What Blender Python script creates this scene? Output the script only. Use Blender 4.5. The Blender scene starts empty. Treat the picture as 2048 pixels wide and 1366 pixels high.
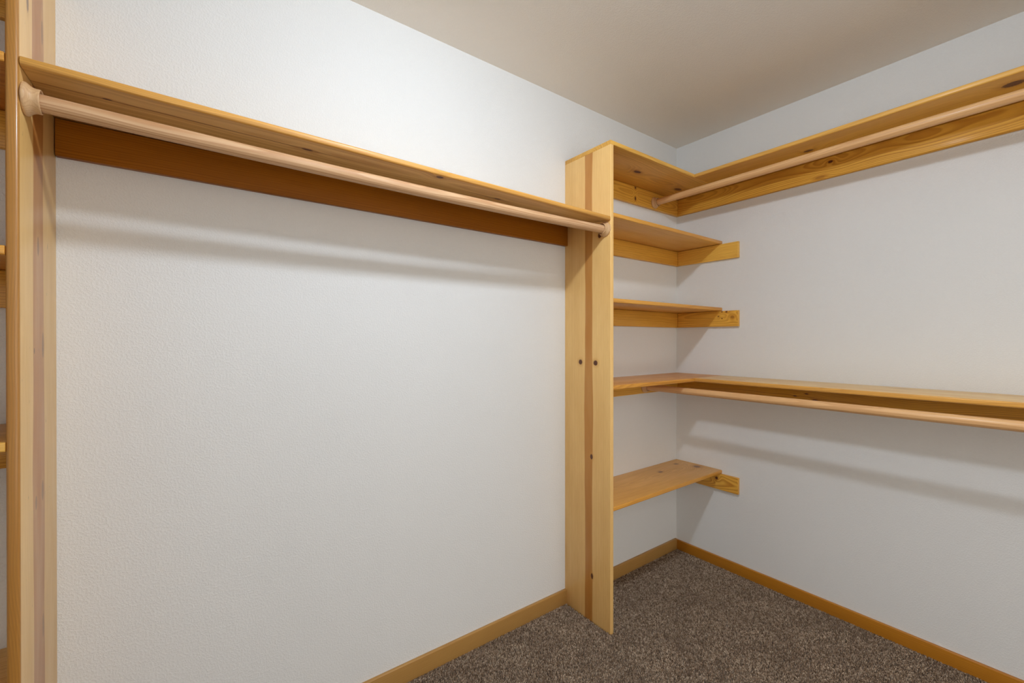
import bpy, bmesh, math, random
import numpy as np
from mathutils import Vector, Matrix

S = bpy.context.scene
COL = S.collection
PI = math.pi

# ------------------------------------------------------------------ camera
cam_d = bpy.data.cameras.new('camera')
cam_d.sensor_width = 36.0
cam_d.lens = 36.0 * 865.8 / 2048.0
cam_d.clip_start = 0.02
cam = bpy.data.objects.new('camera', cam_d)
cam.location = (-2.3867, -1.5342, 1.2671)
cam.rotation_euler = (PI / 2 - 0.0025, 0.0002, -0.6363)
COL.objects.link(cam)
S.camera = cam

# ------------------------------------------------------------------ world, exposure
world = bpy.data.worlds.new('world')
S.world = world
world.use_nodes = True
world.node_tree.nodes['Background'].inputs[0].default_value = (1.0, 0.945, 0.875, 1)  # fill light, let in by an unseen opening added behind the camera
world.node_tree.nodes['Background'].inputs[1].default_value = 1.72
S.view_settings.view_transform = 'Standard'
S.view_settings.look = 'None'
S.view_settings.gamma = 1.0
S.view_settings.use_curve_mapping = False
S.view_settings.exposure = 0.06
LAMP_STRENGTH = 365.0          # the glass dome of the ceiling light
LAMP_COLOR = (0.77, 0.876, 1.0)

# ------------------------------------------------------------------ measures (metres)
ROOM_X, ROOM_Y, H = -3.60, -2.14, 2.44
T = 0.019                     # board thickness
PX = -0.9337                  # left face of the corner unit's side panel
LX = -2.6575                  # right face of the left unit's side panel
D = 0.2847                    # shelf depth
LEVELS = [2.1342, 1.8231, 1.4508, 1.0705, 0.541]
CLEATS = [2.0193, 1.7165, 1.3438, 0.9689, 0.4328]
CL = 0.3805                   # how far the short wall cleats reach


# ------------------------------------------------------------------ node helpers
def new_mat(name):
    m = bpy.data.materials.new(name)
    m.use_nodes = True
    nt = m.node_tree
    bsdf = nt.nodes['Principled BSDF']
    return m, nt, bsdf


class N:
    """small wrapper to chain nodes"""
    def __init__(self, nt):
        self.nt = nt

    def node(self, kind, **kw):
        n = self.nt.nodes.new(kind)
        for k, v in kw.items():
            setattr(n, k, v)
        return n

    def put(self, sock, v):
        if isinstance(v, bpy.types.NodeSocket):
            self.nt.links.new(v, sock)
        elif v is not None:
            sock.default_value = v

    def math(self, op, a, b=None, c=None, clamp=False):
        n = self.node('ShaderNodeMath', operation=op, use_clamp=clamp)
        self.put(n.inputs[0], a)
        if b is not None:
            self.put(n.inputs[1], b)
        if c is not None:
            self.put(n.inputs[2], c)
        return n.outputs[0]

    def vmath(self, op, a, b=None, out=0):
        n = self.node('ShaderNodeVectorMath', operation=op)
        self.put(n.inputs[0], a)
        if b is not None:
            self.put(n.inputs[1], b)
        return n.outputs[out]

    def noise(self, vec, scale=1.0, detail=2.0, rough=0.5):
        n = self.node('ShaderNodeTexNoise')
        self.put(n.inputs['Vector'], vec)
        n.inputs['Scale'].default_value = scale
        n.inputs['Detail'].default_value = detail
        n.inputs['Roughness'].default_value = rough
        return n.outputs[0]

    def maprange(self, v, a, b, c=0.0, d=1.0, smooth=False):
        n = self.node('ShaderNodeMapRange')
        if smooth:
            n.interpolation_type = 'SMOOTHSTEP'
        self.put(n.inputs['Value'], v)
        for s, x in zip(('From Min', 'From Max', 'To Min', 'To Max'), (a, b, c, d)):
            self.put(n.inputs[s], x)
        return n.outputs[0]

    def mix(self, f, a, b, blend='MIX'):
        n = self.node('ShaderNodeMix', data_type='RGBA', blend_type=blend)
        self.put(n.inputs[0], f)
        self.put(n.inputs[6], a)
        self.put(n.inputs[7], b)
        return n.outputs[2]

    def combine(self, x, y, z):
        n = self.node('ShaderNodeCombineXYZ')
        self.put(n.inputs[0], x)
        self.put(n.inputs[1], y)
        self.put(n.inputs[2], z)
        return n.outputs[0]

    def bump(self, h, strength, dist):
        n = self.node('ShaderNodeBump')
        n.inputs['Strength'].default_value = strength
        n.inputs['Distance'].default_value = dist
        self.put(n.inputs['Height'], h)
        return n.outputs[0]


def srgb(r, g, b):
    def f(c):
        c /= 255.0
        return c / 12.92 if c <= 0.04045 else ((c + 0.055) / 1.055) ** 2.4
    return (f(r), f(g), f(b), 1.0)


def painted(name, color, scale=170.0, strength=0.35, dist=0.0012, rough=0.6):
    """off-white paint over orange-peel plaster"""
    m, nt, b = new_mat(name)
    n = N(nt)
    co = n.node('ShaderNodeTexCoord').outputs['Object']
    a = n.noise(co, scale, 2.0, 0.55)
    a = n.maprange(a, 0.44, 0.62, 0, 1, True)
    c = n.noise(co, scale * 0.45, 1.0, 0.5)
    h = n.math('ADD', a, n.math('MULTIPLY', c, 0.8))
    n.put(b.inputs['Normal'], n.bump(h, strength, dist))
    big = n.noise(co, 1.3, 2.0, 0.5)
    col = n.mix(n.maprange(big, 0.3, 0.7, 0, 1), color, tuple(x * 0.97 for x in color[:3]) + (1,))
    n.put(b.inputs['Base Color'], col)
    b.inputs['Roughness'].default_value = rough
    b.inputs['Specular IOR Level'].default_value = 0.25
    return m


def pine(name, light, dark, seed, pith=(0.10, 0.035), freq=150.0, contrast=0.55, knots=(),
         stripe=None, rough=0.40, coat=0.10, straight=0.0, dirt=0.0, wander=1.0, edge=None, spec=0.35):
    """varnished pine; coordinates 'grain' are (length, width, thickness) in metres.
    pith = where the heart of the log runs (width, depth); knots = (length, width, half length, half width[, grey])
    stripe = (w0, w1, colour) a band of heartwood along the board"""
    m, nt, b = new_mat(name)
    n = N(nt)
    att = n.node('ShaderNodeAttribute', attribute_name='grain').outputs['Vector']
    sep = n.node('ShaderNodeSeparateXYZ')
    n.put(sep.inputs[0], att)
    l, w, t = sep.outputs
    # slow wandering of the grain along the board
    v1 = n.combine(n.math('MULTIPLY_ADD', l, 1.3, seed * 3.17), n.math('MULTIPLY', w, 5.0), n.math('MULTIPLY', t, 5.0))
    warp = n.math('MULTIPLY', n.math('SUBTRACT', n.noise(v1, 1.0, 2.0, 0.45), 0.5), 0.06 * wander)
    v2 = n.combine(n.math('MULTIPLY_ADD', l, 2.2, seed * 7.31), n.math('MULTIPLY', w, 2.0), 4.2)
    warp2 = n.math('MULTIPLY', n.math('SUBTRACT', n.noise(v2, 1.0, 1.0, 0.4), 0.5), 0.11 * wander)
    # knots push the rings aside
    kmask = None
    kring = None
    push = None
    for i, k in enumerate(knots):
        kl, kw, ka, kb = k[:4]
        dv = n.combine(n.math('DIVIDE', n.math('SUBTRACT', l, kl), ka),
                       n.math('DIVIDE', n.math('SUBTRACT', w, kw), kb), 0.0)
        dd = n.vmath('LENGTH', dv, out=1)
        kedge = n.math('ADD', dd, n.math('MULTIPLY', n.math('SUBTRACT', n.noise(att, 260.0 , 1.0), 0.5), 0.35))
        mk = n.maprange(kedge, 0.75, 1.1, 1.0, 0.0, True)
        if len(k) > 4:
            mk = n.math('MULTIPLY', mk, k[4])
        halo = n.maprange(kedge, 0.9, 2.3, 1.0, 0.0, True)
        p = n.math('MULTIPLY', n.math('POWER', 2.718, n.math('MULTIPLY', n.math('MULTIPLY', dd, dd), -0.13)), kb * 1.8)
        kmask = mk if kmask is None else n.math('MAXIMUM', kmask, mk)
        kring = halo if kring is None else n.math('MAXIMUM', kring, halo)
        push = p if push is None else n.math('ADD', push, p)
    ww = n.math('SUBTRACT', w, pith[0])
    ww = n.math('ADD', ww, warp)
    tt = n.math('ADD', n.math('ADD', t, pith[1]), warp2)
    # t carries world offsets: keep only its small part inside the board
    r = n.math('SQRT', n.math('ADD', n.math('MULTIPLY', ww, ww), n.math('MULTIPLY', tt, tt)))
    if push is not None:
        r = n.math('ADD', r, push)
    if straight > 0:
        r = n.math('ADD', n.math('MULTIPLY', r, 1 - straight),
                   n.math('MULTIPLY', n.math('ADD', n.math('MULTIPLY_ADD', t, 0.9, w), n.math('MULTIPLY', warp, 0.12)), straight))
    irr = n.noise(n.combine(n.math('MULTIPLY', r, 60.0), seed, 0.0), 1.0, 2.0)
    fr = n.math('FRACT', n.math('ADD', n.math('MULTIPLY', r, freq), n.math('MULTIPLY', irr, 2.6)))
    ring = n.math('MULTIPLY', n.maprange(fr, 0.15, 0.86, 0, 1, True), n.maprange(fr, 0.9, 1.0, 1, 0))
    amp = n.maprange(n.noise(n.combine(n.math('MULTIPLY', l, 1.0), n.math('MULTIPLY', w, 14.0), seed), 1.0, 2.0), 0.3, 0.7, 0.45, 1.0)
    ring = n.math('MULTIPLY', n.math('MULTIPLY', ring, amp), min(1.0, contrast * 1.35))
    # fine fibre
    fib = n.noise(n.combine(n.math('MULTIPLY', l, 14.0), n.math('MULTIPLY', w, 700.0), n.math('MULTIPLY', t, 700.0)), 1.0, 2.0)
    blot = n.noise(n.combine(n.math('MULTIPLY_ADD', l, 3.0, seed), n.math('MULTIPLY', w, 16.0), t), 1.0, 3.0)
    mid = tuple(a * 0.80 + c * 0.20 for a, c in zip(light, dark))
    col = n.mix(n.maprange(blot, 0.35, 0.68, 0, 1), light, mid)
    if stripe is not None:
        w0, w1, sc = stripe[:3]
        cen = (w0 + w1) / 2
        wob = n.math('MULTIPLY', n.math('SUBTRACT', n.noise(n.combine(n.math('MULTIPLY', l, 2.4), seed, 0.0), 1.0, 2.0), 0.5), 0.016)
        fat = n.maprange(n.noise(n.combine(n.math('MULTIPLY', l, 1.7), seed + 5.0, 0.0), 1.0, 2.0), 0.3, 0.7, 0.80, 1.22)
        ws = n.math('ADD', n.math('MULTIPLY', n.math('SUBTRACT', w, cen), fat), n.math('ADD', wob, cen))
        s1 = n.maprange(ws, w0 - 0.003, w0 + 0.003, 0, 1, True)
        s2 = n.maprange(ws, w1 - 0.003, w1 + 0.003, 1, 0, True)
        sm = n.math('MULTIPLY', s1, s2)
        col = n.mix(n.math('MULTIPLY', sm, n.maprange(blot, 0.2, 0.8, 0.75, 1.0)), col, sc)
        ring = n.math('MULTIPLY', ring, n.math('SUBTRACT', 1.0, n.math('MULTIPLY', sm, 0.35)))
    col = n.mix(ring, col, dark)
    col = n.mix(n.maprange(fib, 0.42, 0.75, 0, 0.30), col, dark)
    if kmask is not None:
        col = n.mix(n.math('MULTIPLY', kring, 0.45), col, dark)
        kc = n.mix(n.noise(att, 180.0, 1.0), srgb(118, 66, 38), srgb(62, 32, 20))
        col = n.mix(kmask, col, kc)
    if edge is not None:
        ef = n.maprange(w, edge[0] - 0.0015, edge[0] + 0.0015, 0.85, 0, True)
        ec = n.mix(ring, edge[1], dark)
        er = n.math('FRACT', n.math('MULTIPLY', n.math('ADD', t, warp2), 240.0))
        ec = n.mix(n.maprange(er, 0.2, 0.9, 0, 0.35, True), ec, tuple(c * 0.55 for c in edge[1][:3]) + (1,))
        col = n.mix(ef, col, ec)
    if dirt > 0:
        dn = n.noise(n.combine(n.math('MULTIPLY', l, 30.0), n.math('MULTIPLY', w, 120.0), seed + 9.0), 1.0, 3.0)
        col = n.mix(n.maprange(dn, 0.70, 0.76, 0, dirt, True), col, srgb(70, 45, 28))
    n.put(b.inputs['Base Color'], col)
    n.put(b.inputs['Normal'], n.bump(n.math('ADD', n.math('MULTIPLY', ring, 0.6), fib), 0.12, 0.0006))
    n.put(b.inputs['Roughness'], n.maprange(blot, 0.3, 0.7, rough - 0.04, rough + 0.06))
    b.inputs['Coat Weight'].default_value = coat
    b.inputs['Specular IOR Level'].default_value = spec
    b.inputs['Coat Roughness'].default_value = 0.16
    return m


# ------------------------------------------------------------------ object helpers
def tag(o, label=None, cat=None, group=None, kind=None):
    if label:
        o['label'] = label
    if cat:
        o['category'] = cat
    if group:
        o['group'] = group
    if kind:
        o['kind'] = kind
    return o


def empty(name, loc, label, cat, group=None):
    o = bpy.data.objects.new(name, None)
    o.location = loc
    o.empty_display_size = 0.1
    COL.objects.link(o)
    return tag(o, label, cat, group)


def world_loc(o):
    v = Vector((0, 0, 0))
    while o is not None:
        v += o.location
        o = o.parent
    return v


def link(name, bm, mat, parent=None, grain=None, smooth=False):
    """bm is built in world coordinates; the mesh is stored relative to its parent"""
    me = bpy.data.meshes.new(name)
    if grain is not None:
        pts = np.array([grain(v.co) for v in bm.verts], dtype=np.float32).ravel()
    off = world_loc(parent)
    for v in bm.verts:
        v.co -= off
    bmesh.ops.recalc_face_normals(bm, faces=bm.faces)
    bm.to_mesh(me)
    bm.free()
    if grain is not None:
        at = me.attributes.new('grain', 'FLOAT_VECTOR', 'POINT')
        at.data.foreach_set('vector', pts)
    if smooth:
        me.shade_smooth()
    me.materials.append(mat)
    o = bpy.data.objects.new(name, me)
    COL.objects.link(o)
    if parent is not None:
        o.parent = parent
    return o


def box_bm(x0, x1, y0, y1, z0, z1):
    bm = bmesh.new()
    bmesh.ops.create_cube(bm, size=1.0)
    for v in bm.verts:
        v.co = Vector((x0 + (v.co.x + 0.5) * (x1 - x0), y0 + (v.co.y + 0.5) * (y1 - y0), z0 + (v.co.z + 0.5) * (z1 - z0)))
    return bm


def grain_fn(axis, width, thick, t0):
    i = {'x': 0, 'y': 1, 'z': 2}
    a, w, t = i[axis], i[width], i[thick]
    return lambda c: (c[a], c[w], c[t] - t0)


def board(name, x, y, z, axes, mat, parent, round_edges=None, r=0.006, small=0.0012, bend=None, cuts=0):
    """a planed board with eased edges. axes = (length, width, thickness) letters.
    round_edges(mid) picks the long edges that carry the big round-over"""
    bm = box_bm(*x, *y, *z)
    if round_edges is not None:
        es = [e for e in bm.edges if round_edges((e.verts[0].co + e.verts[1].co) / 2)]
        bmesh.ops.bevel(bm, geom=es, offset=r, segments=5, profile=0.5, affect='EDGES')
    if small:
        es = [e for e in bm.edges if len(e.link_faces) == 2 and e.calc_face_angle(0) > 1.2]
        bmesh.ops.bevel(bm, geom=es, offset=small, segments=2, profile=0.5, affect='EDGES')
    if cuts:
        la = {'x': 0, 'y': 1, 'z': 2}[axes[0]]
        lo = (x, y, z)[la][0]
        hi = (x, y, z)[la][1]
        nrm = Vector((0, 0, 0))
        nrm[la] = 1
        for k in range(1, cuts):
            p = Vector((0, 0, 0))
            p[la] = lo + (hi - lo) * k / cuts
            bmesh.ops.bisect_plane(bm, geom=bm.verts[:] + bm.edges[:] + bm.faces[:], plane_co=p, plane_no=nrm)
    idx = {'x': 0, 'y': 1, 'z': 2}[axes[2]]
    g = grain_fn(*axes, (x, y, z)[idx][0])
    gr = [g(v.co) for v in bm.verts]
    if bend is not None:
        for v in bm.verts:
            bend(v.co)
    it = iter(gr)
    o = link(name, bm, mat, parent, lambda c: next(it))
    for p in o.data.polygons:
        p.use_smooth = False
    o.data.shade_smooth()
    o.data.set_sharp_from_angle(angle=math.radians(40))
    return o


def tube(name, path, radius, mat, parent, axis, seg=32):
    """round pole along a list of points (mostly along one axis)"""
    bm = bmesh.new()
    rings = []
    for p in path:
        ring = []
        for k in range(seg):
            a = 2 * PI * k / seg
            c, s = math.cos(a) * radius, math.sin(a) * radius
            if axis == 'x':
                ring.append(bm.verts.new((p[0], p[1] + c, p[2] + s)))
            else:
                ring.append(bm.verts.new((p[0] + c, p[1], p[2] + s)))
        rings.append(ring)
    for a, b in zip(rings, rings[1:]):
        for k in range(seg):
            bm.faces.new((a[k], a[(k + 1) % seg], b[(k + 1) % seg], b[k]))
    bm.faces.new(rings[0])
    bm.faces.new(rings[-1])
    p0 = path[0]
    if axis == 'x':
        g = lambda c: (c[0], c[1] - p0[1], c[2] - p0[2])
    else:
        g = lambda c: (c[1], c[0] - p0[0], c[2] - p0[2])
    o = link(name, bm, mat, parent, g)
    o.data.shade_smooth()
    o.data.set_sharp_from_angle(angle=math.radians(40))
    return o


def socket(centre, direction, mat, parent, seg=40):
    """turned wooden rod cup: wide flange on the board, waisted bell, rolled lip with a hole"""
    prof = [(0.000, 0.0), (0.000, 0.0318), (0.0022, 0.0325), (0.0048, 0.0318), (0.0075, 0.0296), (0.0105, 0.0268),
            (0.014, 0.0247), (0.018, 0.0238), (0.0225, 0.0240), (0.0245, 0.0236), (0.0252, 0.0227), (0.0250, 0.0214),
            (0.0235, 0.0206), (0.0100, 0.0205), (0.0098, 0.0)]
    d = Vector(direction)
    u = Vector((0, 0, 1))
    v = d.cross(u)
    bm = bmesh.new()
    rows = []
    c0 = Vector(centre)
    for h, r in prof:
        if r == 0:
            rows.append([bm.verts.new(c0 + d * h)])
        else:
            rows.append([bm.verts.new(c0 + d * h + u * (r * math.cos(2 * PI * k / seg)) + v * (r * math.sin(2 * PI * k / seg))) for k in range(seg)])
    for a, b in zip(rows, rows[1:]):
        for k in range(seg):
            k2 = (k + 1) % seg
            if len(a) == 1:
                bm.faces.new((a[0], b[k], b[k2]))
            elif len(b) == 1:
                bm.faces.new((a[k], a[k2], b[0]))
            else:
                bm.faces.new((a[k], a[k2], b[k2], b[k]))
    g = lambda c: (c[2], c[1] - c0[1], c[0] - c0[0])
    o = link('rod_socket', bm, mat, parent, g)
    o.data.shade_smooth()
    return o


# ------------------------------------------------------------------ materials
M_wall = painted('wall_paint', srgb(229, 229, 227), 190, 0.34, 0.0014)
M_ceil = painted('ceiling_paint', srgb(243, 240, 234), 170, 0.30, 0.0014)
M_white = painted('white_gloss_paint', srgb(238, 237, 233), 60, 0.02, 0.0002, 0.35)

A_LIGHT, A_DARK = srgb(240, 188, 88), srgb(176, 104, 26)
P_LIGHT, P_DARK = srgb(232, 200, 140), srgb(190, 138, 68)
M_panel_c = pine('pine_centre_panel', srgb(252, 211, 138), srgb(210, 150, 74), 1.0, freq=215, contrast=0.42, straight=0.985, wander=0.6,
                 knots=[(1.1667, -0.1040, .0125, .012), (1.1659, -0.1969, .0125, .013), (0.7404, -0.1725, .0125, .0085), (0.2007, -0.1760, .014, .0075),
                        (1.7320, -0.2210, .0125, .010)],
                 stripe=(-0.178, -0.132, srgb(186, 118, 42)))
M_panel_l = pine('pine_left_panel', srgb(242, 200, 128), srgb(200, 146, 72), 2.0, freq=260, contrast=0.25, straight=0.97, wander=0.6,
                 knots=[(1.4733, -0.1557, .022, .0085, .55), (1.2565, -0.1200, .030, .009, .55), (0.9308, -0.1254, .024, .009, .5),
                        (0.9178, -0.1756, .016, .008, .5), (0.6263, -0.1241, .03, .007, .5), (1.9605, -0.2264, .02, .007, .8),
                        (1.9597, -0.1201, .03, .008, .5), (1.245, -0.186, .007, .004, .8)],
                 stripe=(-0.195, -0.112, srgb(176, 106, 42)), dirt=0.5, edge=(-D + 0.0050, srgb(166, 104, 22)), coat=0.30, spec=0.5)  # front edge: amber wood, darkened further by shade put into its colour
M_top = pine('pine_top_board', A_LIGHT, srgb(156, 86, 22), 3.0, pith=(-0.15, 0.03), freq=90, contrast=0.30, wander=0.8,
             knots=[(-0.5821, -0.1546, .026, .012), (-0.1901, -0.1302, .030, .014)])
M_board2 = pine('pine_board_second', srgb(248, 204, 122), srgb(190, 124, 46), 4.0, pith=(-0.3, 0.03), freq=110, contrast=0.35, edge=(-D + 0.0035, srgb(224, 158, 62)))
M_board3 = pine('pine_board_third', srgb(240, 192, 104), srgb(180, 110, 34), 5.3, pith=(-0.05, 0.03), freq=110, contrast=0.4, edge=(-D + 0.0035, srgb(224, 158, 62)))
M_board4 = pine('pine_board_fourth', srgb(228, 164, 84), srgb(172, 100, 32), 6.1, pith=(-0.2, 0.04), freq=130, contrast=0.4, edge=(-D + 0.0035, srgb(224, 158, 62)))
M_board5 = pine('pine_board_bottom', srgb(236, 180, 94), srgb(176, 108, 36), 7.7, pith=(-0.12, 0.03), freq=110, contrast=0.28,
                knots=[(-0.3087, -0.101, .016, .009, .8), (-0.100, -0.062, .014, .010, .6), (-0.0520, -0.165, .020, .018, .75)], edge=(-D + 0.0035, srgb(224, 158, 62)))
M_cleatA = pine('pine_cleat_back', srgb(240, 186, 76), srgb(168, 96, 20), 8.2, pith=(0.0, 0.05), freq=140, contrast=0.42)
M_cleatA1 = pine('pine_cleat_back_top', srgb(240, 186, 76), srgb(168, 96, 20), 8.9, pith=(2.07, 0.03), freq=120, contrast=0.42,
                 knots=[(-0.422, 2.0487, .006, .011), (-0.422, 2.1093, .006, .009)])
M_cleatB = pine('pine_cleat_right', srgb(248, 200, 92), srgb(186, 116, 32), 9.4, pith=(0.3, 0.05), freq=160, contrast=0.55)
M_cleatB3 = pine('pine_cleat_knotty', srgb(240, 186, 76), srgb(168, 96, 20), 9.9, pith=(1.40, 0.04), freq=150, contrast=0.5,
                 knots=[(-0.3178, 1.4245, .006, .004), (-0.2926, 1.4255, .004, .0035), (-0.2728, 1.401, .0035, .003), (-0.2926, 1.389, .004, .0025),
                        (-0.350, 1.395, .011, .008, .35)])
M_cleatB5 = pine('pine_cleat_bottom', srgb(240, 186, 76), srgb(168, 96, 20), 10.6, pith=(0.48, 0.04), freq=150, contrast=0.6,
                 knots=[(-0.2626, 0.4945, .008, .008)])
M_wallshelf1 = pine('pine_upper_wall_board', srgb(234, 180, 76), srgb(180, 112, 26), 11.1, pith=(-0.14, 0.06), freq=100, contrast=0.25,
                    knots=[(-0.7624, -0.1668, .020, .012), (-1.3674, -0.2003, .028, .021)], edge=(-0.2785, srgb(240, 184, 92)))
M_wallshelf4 = pine('pine_lower_wall_board', srgb(250, 220, 158), srgb(204, 142, 66), 12.4, pith=(-0.2, 0.04), freq=140, contrast=0.5,
                    knots=[(-1.0541, -0.0618, .035, .008, .5)], edge=(-0.2775, srgb(232, 166, 62)))
M_cleatW1 = pine('pine_upper_wall_cleat', srgb(240, 186, 76), srgb(168, 96, 20), 13.0, pith=(2.1, 0.05), freq=150, contrast=0.55,
                 knots=[(-0.8000, 2.0905, .010, .006), (-0.7583, 2.0309, .02, .006, .3)], coat=0.03, spec=0.2, rough=0.5)
M_cleatW4 = pine('pine_lower_wall_cleat', srgb(222, 164, 52), srgb(150, 84, 12), 14.2, pith=(0.92, 0.07), freq=190, contrast=0.6,
                 knots=[(-0.6555, 0.9959, .008, .003), (-0.7047, 1.0105, .008, .003), (-0.7399, 0.9833, .012, .004), (-0.30, 1.03, .006, .003)])
M_hang = pine('pine_hanging_board', srgb(230, 186, 112), srgb(170, 108, 40), 15.5, pith=(-0.23, 0.05), freq=70, contrast=0.38, wander=0.5,
              knots=[(-2.5383, -0.2169, .009, .004), (-2.33, -0.2150, .36, .0022, .6), (-1.50, -0.1905, .10, .0026, .6), (-2.1257, -0.2146, .016, .007), (-1.7398, -0.2655, .013, .010), (-1.4638, -0.193, .016, .007)], edge=(-0.2800, srgb(228, 166, 78)))
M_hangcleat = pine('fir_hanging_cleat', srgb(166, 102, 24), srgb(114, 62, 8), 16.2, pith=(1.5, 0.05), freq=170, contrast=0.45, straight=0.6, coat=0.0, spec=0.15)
M_rod = pine('hardwood_rod', srgb(218, 180, 138), srgb(180, 126, 80), 17.0, pith=(0.03, 0.02), freq=260, contrast=0.8, rough=0.5, coat=0.0, wander=0.3)
M_rod2 = pine('hardwood_rod_tan', srgb(236, 190, 134), srgb(190, 132, 80), 18.0, pith=(0.03, 0.02), freq=200, contrast=0.35, rough=0.42, coat=0.1, wander=0.3)
M_socket = pine('turned_birch', srgb(214, 176, 130), srgb(180, 130, 84), 19.0, pith=(0.05, 0.03), freq=260, contrast=0.25, rough=0.52, coat=0.05)
M_baseA = pine('baseboard_tan', srgb(182, 140, 78), srgb(156, 108, 50), 20.0, pith=(0.3, 0.06), freq=160, contrast=0.3, coat=0.1)
M_baseB = pine('baseboard_red', srgb(192, 128, 34), srgb(150, 86, 20), 21.0, pith=(0.3, 0.06), freq=160, contrast=0.35, coat=0.2)

# ------------------------------------------------------------------ the room
def shell(name, x, y, z, mat):
    return tag(link(name, box_bm(*x, *y, *z), mat), kind='structure')


W = 0.10
FZ = -0.014
shell('wall_back', (ROOM_X - W, W), (0, W), (FZ, H), M_wall)
shell('wall_right', (0, W), (ROOM_Y - W, 0), (FZ, H), M_wall)
shell('wall_left', (ROOM_X - W, ROOM_X), (ROOM_Y - W, 0), (FZ, H), M_wall)
shell('ceiling', (ROOM_X - W, W), (ROOM_Y - W, W), (H, H + 0.08), M_ceil)
# front wall behind the camera, with a wide opening added to let in fill light
DX0, DX1, DH = -2.75, -0.36, 2.12
bm = box_bm(ROOM_X, DX0, ROOM_Y - W, ROOM_Y, FZ, H)
for args in ((DX1, 0, ROOM_Y - W, ROOM_Y, FZ, H), (DX0, DX1, ROOM_Y - W, ROOM_Y, DH, H)):
    b2 = box_bm(*args)
    me = bpy.data.meshes.new('tmp')
    b2.to_mesh(me)
    b2.free()
    bm.from_mesh(me)
    bpy.data.meshes.remove(me)
tag(link('wall_front', bm, M_wall), kind='structure')


def baseboard(name, x, y, z, axes, mat, front):
    o = board(name, x, y, z, axes, mat, None, front, r=0.004, small=0.0008)
    return tag(o, kind='structure')


BB = 0.012
baseboard('baseboard_back', (LX, PX), (-BB, 0), (FZ, 0.0650), 'xzy', M_baseA, lambda c: c.y < -BB * .9 and c.z > 0.06)
baseboard('baseboard_corner', (PX + T, -BB), (-BB, 0), (FZ, 0.0600), 'xzy', M_baseA, lambda c: c.y < -BB * .9 and c.z > 0.055)
baseboard('baseboard_right', (-BB, 0), (ROOM_Y, 0), (FZ, 0.0530), 'yzx', M_baseB, lambda c: c.x < -BB * .9 and c.z > 0.05)
baseboard('baseboard_alcove', (ROOM_X + BB, LX - T), (-BB, 0), (FZ, 0.0600), 'xzy', M_baseA, lambda c: c.y < -BB * .9 and c.z > 0.055)
baseboard('baseboard_left', (ROOM_X, ROOM_X + BB), (ROOM_Y, 0), (FZ, 0.0530), 'yzx', M_baseB, lambda c: c.x > ROOM_X + BB * .9 and c.z > 0.05)

# ------------------------------------------------------------------ carpet
def carpet_material():
    m, nt, b = new_mat('carpet_fibre')
    n = N(nt)
    geo = n.node('ShaderNodeNewGeometry')
    co = n.node('ShaderNodeTexCoord').outputs['Object']
    att = n.node('ShaderNodeAttribute', attribute_name='tuft')
    rnd = att.outputs['Fac']
    fine = n.noise(co, 95.0, 2.0, 0.6)
    f = n.math('ADD', n.math('MULTIPLY', rnd, 0.55), n.math('MULTIPLY', n.maprange(fine, 0.3, 0.7, 0, 1), 0.45))
    ramp = n.node('ShaderNodeValToRGB')
    n.put(ramp.inputs[0], f)
    e = ramp.color_ramp.elements
    e[0].position, e[0].color = 0.12, srgb(84, 64, 46)
    e[1].position, e[1].color = 0.88, srgb(228, 206, 180)
    x = ramp.color_ramp.elements.new(0.5)
    x.color = srgb(160, 134, 108)
    big = n.noise(co, 7.0, 4.0, 0.65)
    col = n.mix(n.maprange(big, 0.35, 0.65, 0.0, 0.42), ramp.outputs[0], srgb(110, 86, 66))
    n.put(b.inputs['Base Color'], col)
    b.inputs['Roughness'].default_value = 0.95
    b.inputs['Specular IOR Level'].default_value = 0.05
    b.inputs['Sheen Weight'].default_value = 0.15
    return m


def floor_material():
    m, nt, b = new_mat('carpet_backing')
    n = N(nt)
    co = n.node('ShaderNodeTexCoord').outputs['Object']
    col = n.mix(n.noise(co, 200.0, 2.0), srgb(40, 30, 24), srgb(84, 68, 56))
    n.put(b.inputs['Base Color'], col)
    b.inputs['Roughness'].default_value = 1.0
    b.inputs['Specular IOR Level'].default_value = 0.0
    return m


shell('floor', (ROOM_X - W, W), (ROOM_Y - 1.6, W), (FZ - 0.08, FZ), floor_material())

rng = np.random.default_rng(7)
SP = 0.0038
gx, gy = np.meshgrid(np.arange(-2.80, -0.004, SP), np.arange(ROOM_Y - W, -0.004, SP))
px = (gx.ravel() + rng.uniform(-.5, .5, gx.size) * SP).astype(np.float32)
py = (gy.ravel() + rng.uniform(-.5, .5, gx.size) * SP).astype(np.float32)
px = np.clip(px, ROOM_X + .004, -.014)
py = np.minimum(py, -.014)
keep = (py > ROOM_Y) | ((px > DX0) & (px < DX1))
for x0 in (PX, LX - T):                                  # nothing grows through the side panels
    keep &= ~((px > x0 - .003) & (px < x0 + T + .003) & (py > -D - .003))
px, py = px[keep], py[keep]
n_t = px.size
ang = rng.uniform(0, 2 * PI, n_t)
lean = rng.uniform(0.0005, 0.0058, n_t)
la = rng.uniform(0, 2 * PI, n_t)
hh = rng.uniform(0.0095, 0.0138, n_t)
rr = rng.uniform(0.0015, 0.0024, n_t)
V = np.zeros((n_t, 7, 3), np.float32)
for k in range(3):
    a = ang + k * 2 * PI / 3
    V[:, k, 0] = px + np.cos(a) * rr
    V[:, k, 1] = py + np.sin(a) * rr
    V[:, k, 2] = FZ
    V[:, 3 + k, 0] = px + np.cos(a + .9) * rr * 1.05 + np.cos(la) * lean * .5
    V[:, 3 + k, 1] = py + np.sin(a + .9) * rr * 1.05 + np.sin(la) * lean * .5
    V[:, 3 + k, 2] = FZ + hh * .82
V[:, 6, 0] = px + np.cos(la) * lean
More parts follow.
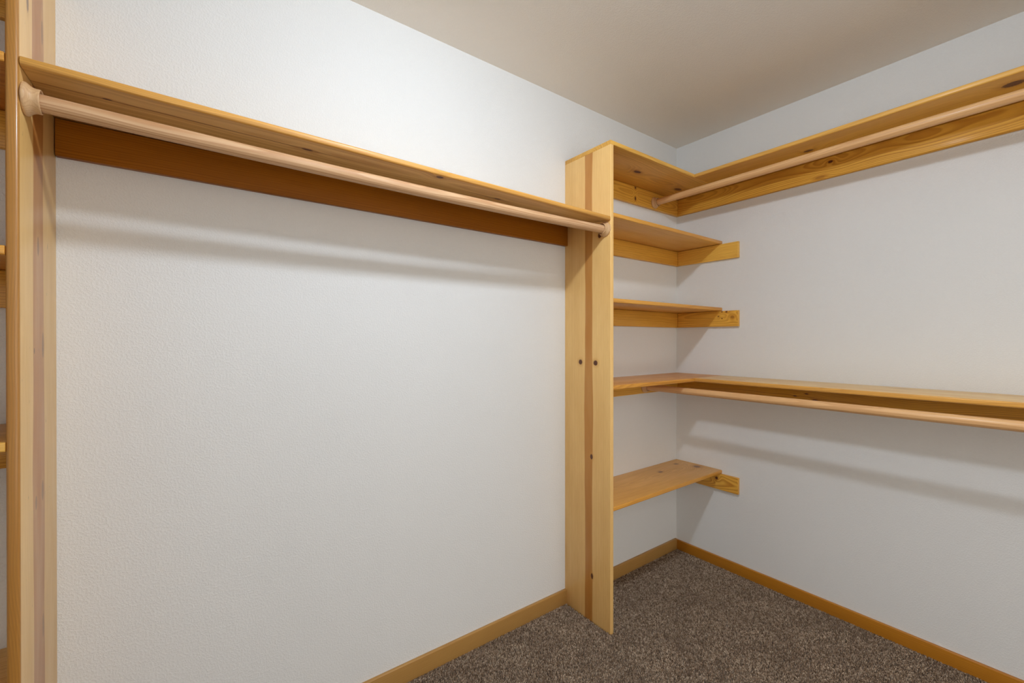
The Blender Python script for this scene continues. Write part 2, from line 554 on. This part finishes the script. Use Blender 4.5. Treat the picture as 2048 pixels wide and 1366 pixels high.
V[:, 6, 1] = py + np.sin(la) * lean
V[:, 6, 2] = FZ + hh
V[..., 0] = np.clip(V[..., 0], ROOM_X + .001, -.0125)
V[..., 1] = np.minimum(V[..., 1], -.0125)
tri = np.array([[0, 1, 4], [0, 4, 3], [1, 2, 5], [1, 5, 4], [2, 0, 3], [2, 3, 5], [3, 4, 6], [4, 5, 6], [5, 3, 6]], np.int32)
F = (tri[None] + (np.arange(n_t, dtype=np.int32) * 7)[:, None, None]).reshape(-1)
me = bpy.data.meshes.new('carpet_pile')
me.vertices.add(n_t * 7)
me.vertices.foreach_set('co', V.ravel())
me.loops.add(F.size)
me.loops.foreach_set('vertex_index', F)
me.polygons.add(F.size // 3)
me.polygons.foreach_set('loop_start', np.arange(0, F.size, 3, dtype=np.int32))
me.update(calc_edges=True)
at = me.attributes.new('tuft', 'FLOAT', 'POINT')
at.data.foreach_set('value', np.repeat(rng.uniform(0, 1, n_t).astype(np.float32), 7))
me.materials.append(carpet_material())
carpet = bpy.data.objects.new('carpet_pile', me)
COL.objects.link(carpet)
tag(carpet, 'mottled brown cut-pile carpet covering the closet floor', 'carpet', kind='stuff')

# ------------------------------------------------------------------ the corner unit and its twin on the left
def side_panel(x0, parent, mat, round_r):
    return board('side_panel', (x0, x0 + T), (-D, 0), (FZ, LEVELS[0] - T), 'zyx', mat, parent,
                 lambda c: c.y < -D * .99 and abs(c.z - 1) < .5, r=round_r, small=0.0008)


def front_edges(depth):
    return lambda c: c.y < -depth * .99 and not (abs(c.z * 0) > 1)


def long_front(y, x0, x1):
    xm = (x0 + x1) / 2
    return lambda c: c.y < y + 1e-4 and abs(c.x - xm) < 0.01


unit = empty('shelving_unit', (PX + T / 2, -D / 2, 0),
             'tall corner shelving unit with knotty pine side panel and five shelves in the room corner', 'shelving unit')
tag(side_panel(PX, unit, M_panel_c, 0.0028), 'pale pine upright panel with a darker heartwood stripe and knots')
mats = [M_top, M_board2, M_board3, M_board4, M_board5]
EPS = 0.0004
for i, z in enumerate(LEVELS):
    x0 = PX if i == 0 else PX + T + EPS
    sh = board('shelf', (x0, -EPS), (-D, -EPS), (z - T, z), 'xyz', mats[i], unit, long_front(-D, x0, 0), r=0.0042)
    zc = CLEATS[i]
    zt = z - T - 0.0012
    board('cleat', (PX + T + EPS, -EPS), (-T, -EPS), (zc, zt), 'xzy', M_cleatA1 if i == 0 else M_cleatA, sh,
          lambda c: c.y < -T * .9 and c.z < zc + .001 and abs(c.x - (PX + T) / 2) < .01, r=0.003)
    if i not in (0, 3):
        board('cleat', (-T, -EPS), (-CL, -T - EPS), (zc, zt), 'yzx', {1: M_cleatB, 2: M_cleatB3, 4: M_cleatB5}[i], sh,
              lambda c: c.x < -T * .9, r=0.0028)

left_unit = empty('shelving_unit', (LX - T / 2, -D / 2, 0),
                  'pine shelving unit at the far left edge with round-edged upright and stained heartwood stripe', 'shelving unit')
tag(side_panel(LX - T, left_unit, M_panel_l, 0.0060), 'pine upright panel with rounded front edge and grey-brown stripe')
for i, z in enumerate(LEVELS):
    x1 = LX if i == 0 else LX - T - EPS
    sh = board('shelf', (ROOM_X + EPS, x1), (-D, -EPS), (z - T, z), 'xyz', mats[(i + 2) % 5], left_unit, long_front(-D, ROOM_X, x1), r=0.0042)
    zc = CLEATS[i]
    zt = z - T - 0.0012
    board('cleat', (ROOM_X + EPS, LX - T - EPS), (-T, -EPS), (zc, zt), 'xzy', M_cleatA, sh, None)
    board('cleat', (ROOM_X + EPS, ROOM_X + T), (-CL, -T - EPS), (zc, zt), 'yzx', M_cleatB, sh, None)

# ------------------------------------------------------------------ hanging shelf between the two uprights
hang = empty('hanging_shelf', ((PX + LX) / 2, 0, 1.80),
             'long pine closet shelf on the left wall between the two uprights, above the pale rod', 'shelf')


def sag(c):
    k = (c.x - LX) / (PX - LX)
    f = -c.y / 0.2839
    c.z += (-0.0080 - 0.0200 * k) * f


board('shelf_board', (LX + EPS, PX - EPS), (-0.2839, -EPS), (1.8135, 1.8325), 'xyz', M_hang, hang, long_front(-0.2839, LX, PX), r=0.0062, bend=sag, cuts=8)
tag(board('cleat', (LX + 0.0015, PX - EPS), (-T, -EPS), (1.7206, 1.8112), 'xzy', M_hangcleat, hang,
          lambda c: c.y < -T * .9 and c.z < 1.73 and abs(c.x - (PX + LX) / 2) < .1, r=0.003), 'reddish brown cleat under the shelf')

# ------------------------------------------------------------------ shelves on the right wall
for z, zc, mb, mc, label in (
        (LEVELS[0], CLEATS[0], M_wallshelf1, M_cleatW1, 'upper long pine shelf high on the right wall, seen from below'),
        (LEVELS[3], CLEATS[3], M_wallshelf4, M_cleatW4, 'lower long pine shelf at waist height on the right wall, its top in view')):
    ws = empty('wall_shelf', (0, (ROOM_Y - D) / 2, zc), label, 'shelf', 'long shelves on the right wall')
    ym = (ROOM_Y - D) / 2
    board('shelf_board', (-0.2815, -EPS), (ROOM_Y + EPS, -D - EPS), (z - T, z), 'yxz', mb, ws,
          lambda c: c.x < -0.28 and abs(c.y - ym) < .01, r=0.0055)
    board('cleat', (-T, -EPS), (ROOM_Y + EPS, -T - EPS), (zc, z - T - 0.0012), 'yzx', mc, ws,
          lambda c: c.x < -T * .9 and c.z < zc + .001 and abs(c.y - ROOM_Y / 2) < .05, r=0.0045)

# ------------------------------------------------------------------ closet rods
RR = 0.0173
rod = empty('closet_rod', ((PX + LX) / 2, -0.2505, 1.7525), 'pale wooden closet rod below the hanging shelf on the left wall', 'closet rod', 'closet rods')
path = []
for k in range(25):
    u = k / 24
    x = LX + 0.011 + (PX - LX - 0.022) * u
    path.append((x, -0.2548, 1.7500 - 0.0085 * 4 * u * (1 - u)))
tube('pole', path, RR, M_rod, rod, 'x')
socket((LX + EPS, -0.2528, 1.7522), (1, 0, 0), M_socket, rod)
socket((PX - EPS, -0.2528, 1.7518), (-1, 0, 0), M_socket, rod)
for x, z0, z1, label in ((-0.250, 2.056, 2.052, 'tan wooden closet rod under the upper shelf on the right wall'),
                         (-0.338, 1.0052, 1.0005, 'tan wooden closet rod in front of the lower shelf on the right wall')):
    rod = empty('closet_rod', (x, ROOM_Y / 2, z0), label, 'closet rod', 'closet rods')
    tube('pole', [(x, -T - 0.011 + (ROOM_Y + T + .022) * k / 12, z0 + (z1 - z0) * k / 12) for k in range(13)], RR, M_rod2, rod, 'y')
    socket((x, -T - EPS, z0), (0, -1, 0), M_socket, rod)
    socket((x, ROOM_Y + EPS, z1), (0, 1, 0), M_socket, rod)

# ------------------------------------------------------------------ ceiling light (above the frame)
def emission(name, color, strength):
    m, nt, b = new_mat(name)
    b.inputs['Base Color'].default_value = (0.9, 0.9, 0.9, 1)
    b.inputs['Emission Color'].default_value = (*color, 1)
    b.inputs['Emission Strength'].default_value = strength
    return m


lx, ly = -1.76, -1.065
lamp = empty('ceiling_light', (lx, ly, H), 'round flush ceiling light with frosted glass dome in the middle of the closet ceiling', 'ceiling light')


def lathe(name, prof, mat, parent, c0, seg=48):
    bm = bmesh.new()
    rows = []
    for r, z in prof:
        if r == 0:
            rows.append([bm.verts.new((c0[0], c0[1], c0[2] + z))])
        else:
            rows.append([bm.verts.new((c0[0] + r * math.cos(2 * PI * k / seg), c0[1] + r * math.sin(2 * PI * k / seg), c0[2] + z)) for k in range(seg)])
    for a, b in zip(rows, rows[1:]):
        for k in range(seg):
            k2 = (k + 1) % seg
            if len(a) == 1:
                bm.faces.new((a[0], b[k], b[k2]))
            elif len(b) == 1:
                bm.faces.new((a[k], a[k2], b[0]))
            else:
                bm.faces.new((a[k], a[k2], b[k2], b[k]))
    o = link(name, bm, mat, parent)
    o.data.shade_smooth()
    o.data.set_sharp_from_angle(angle=math.radians(35))
    return o


lathe('base_plate', [(0, 0), (0.085, 0), (0.085, -0.008), (0.078, -0.014), (0, -0.014)], M_white, lamp, (lx, ly, H))
lathe('glass_dome', [(0.060, -0.0145)] + [(0.060 * math.cos(a), -0.030 - 0.038 * math.sin(a)) for a in [k * PI / 24 for k in range(12)]] + [(0, -0.068)],
      emission('lamp_glass', LAMP_COLOR, LAMP_STRENGTH), lamp, (lx, ly, H))
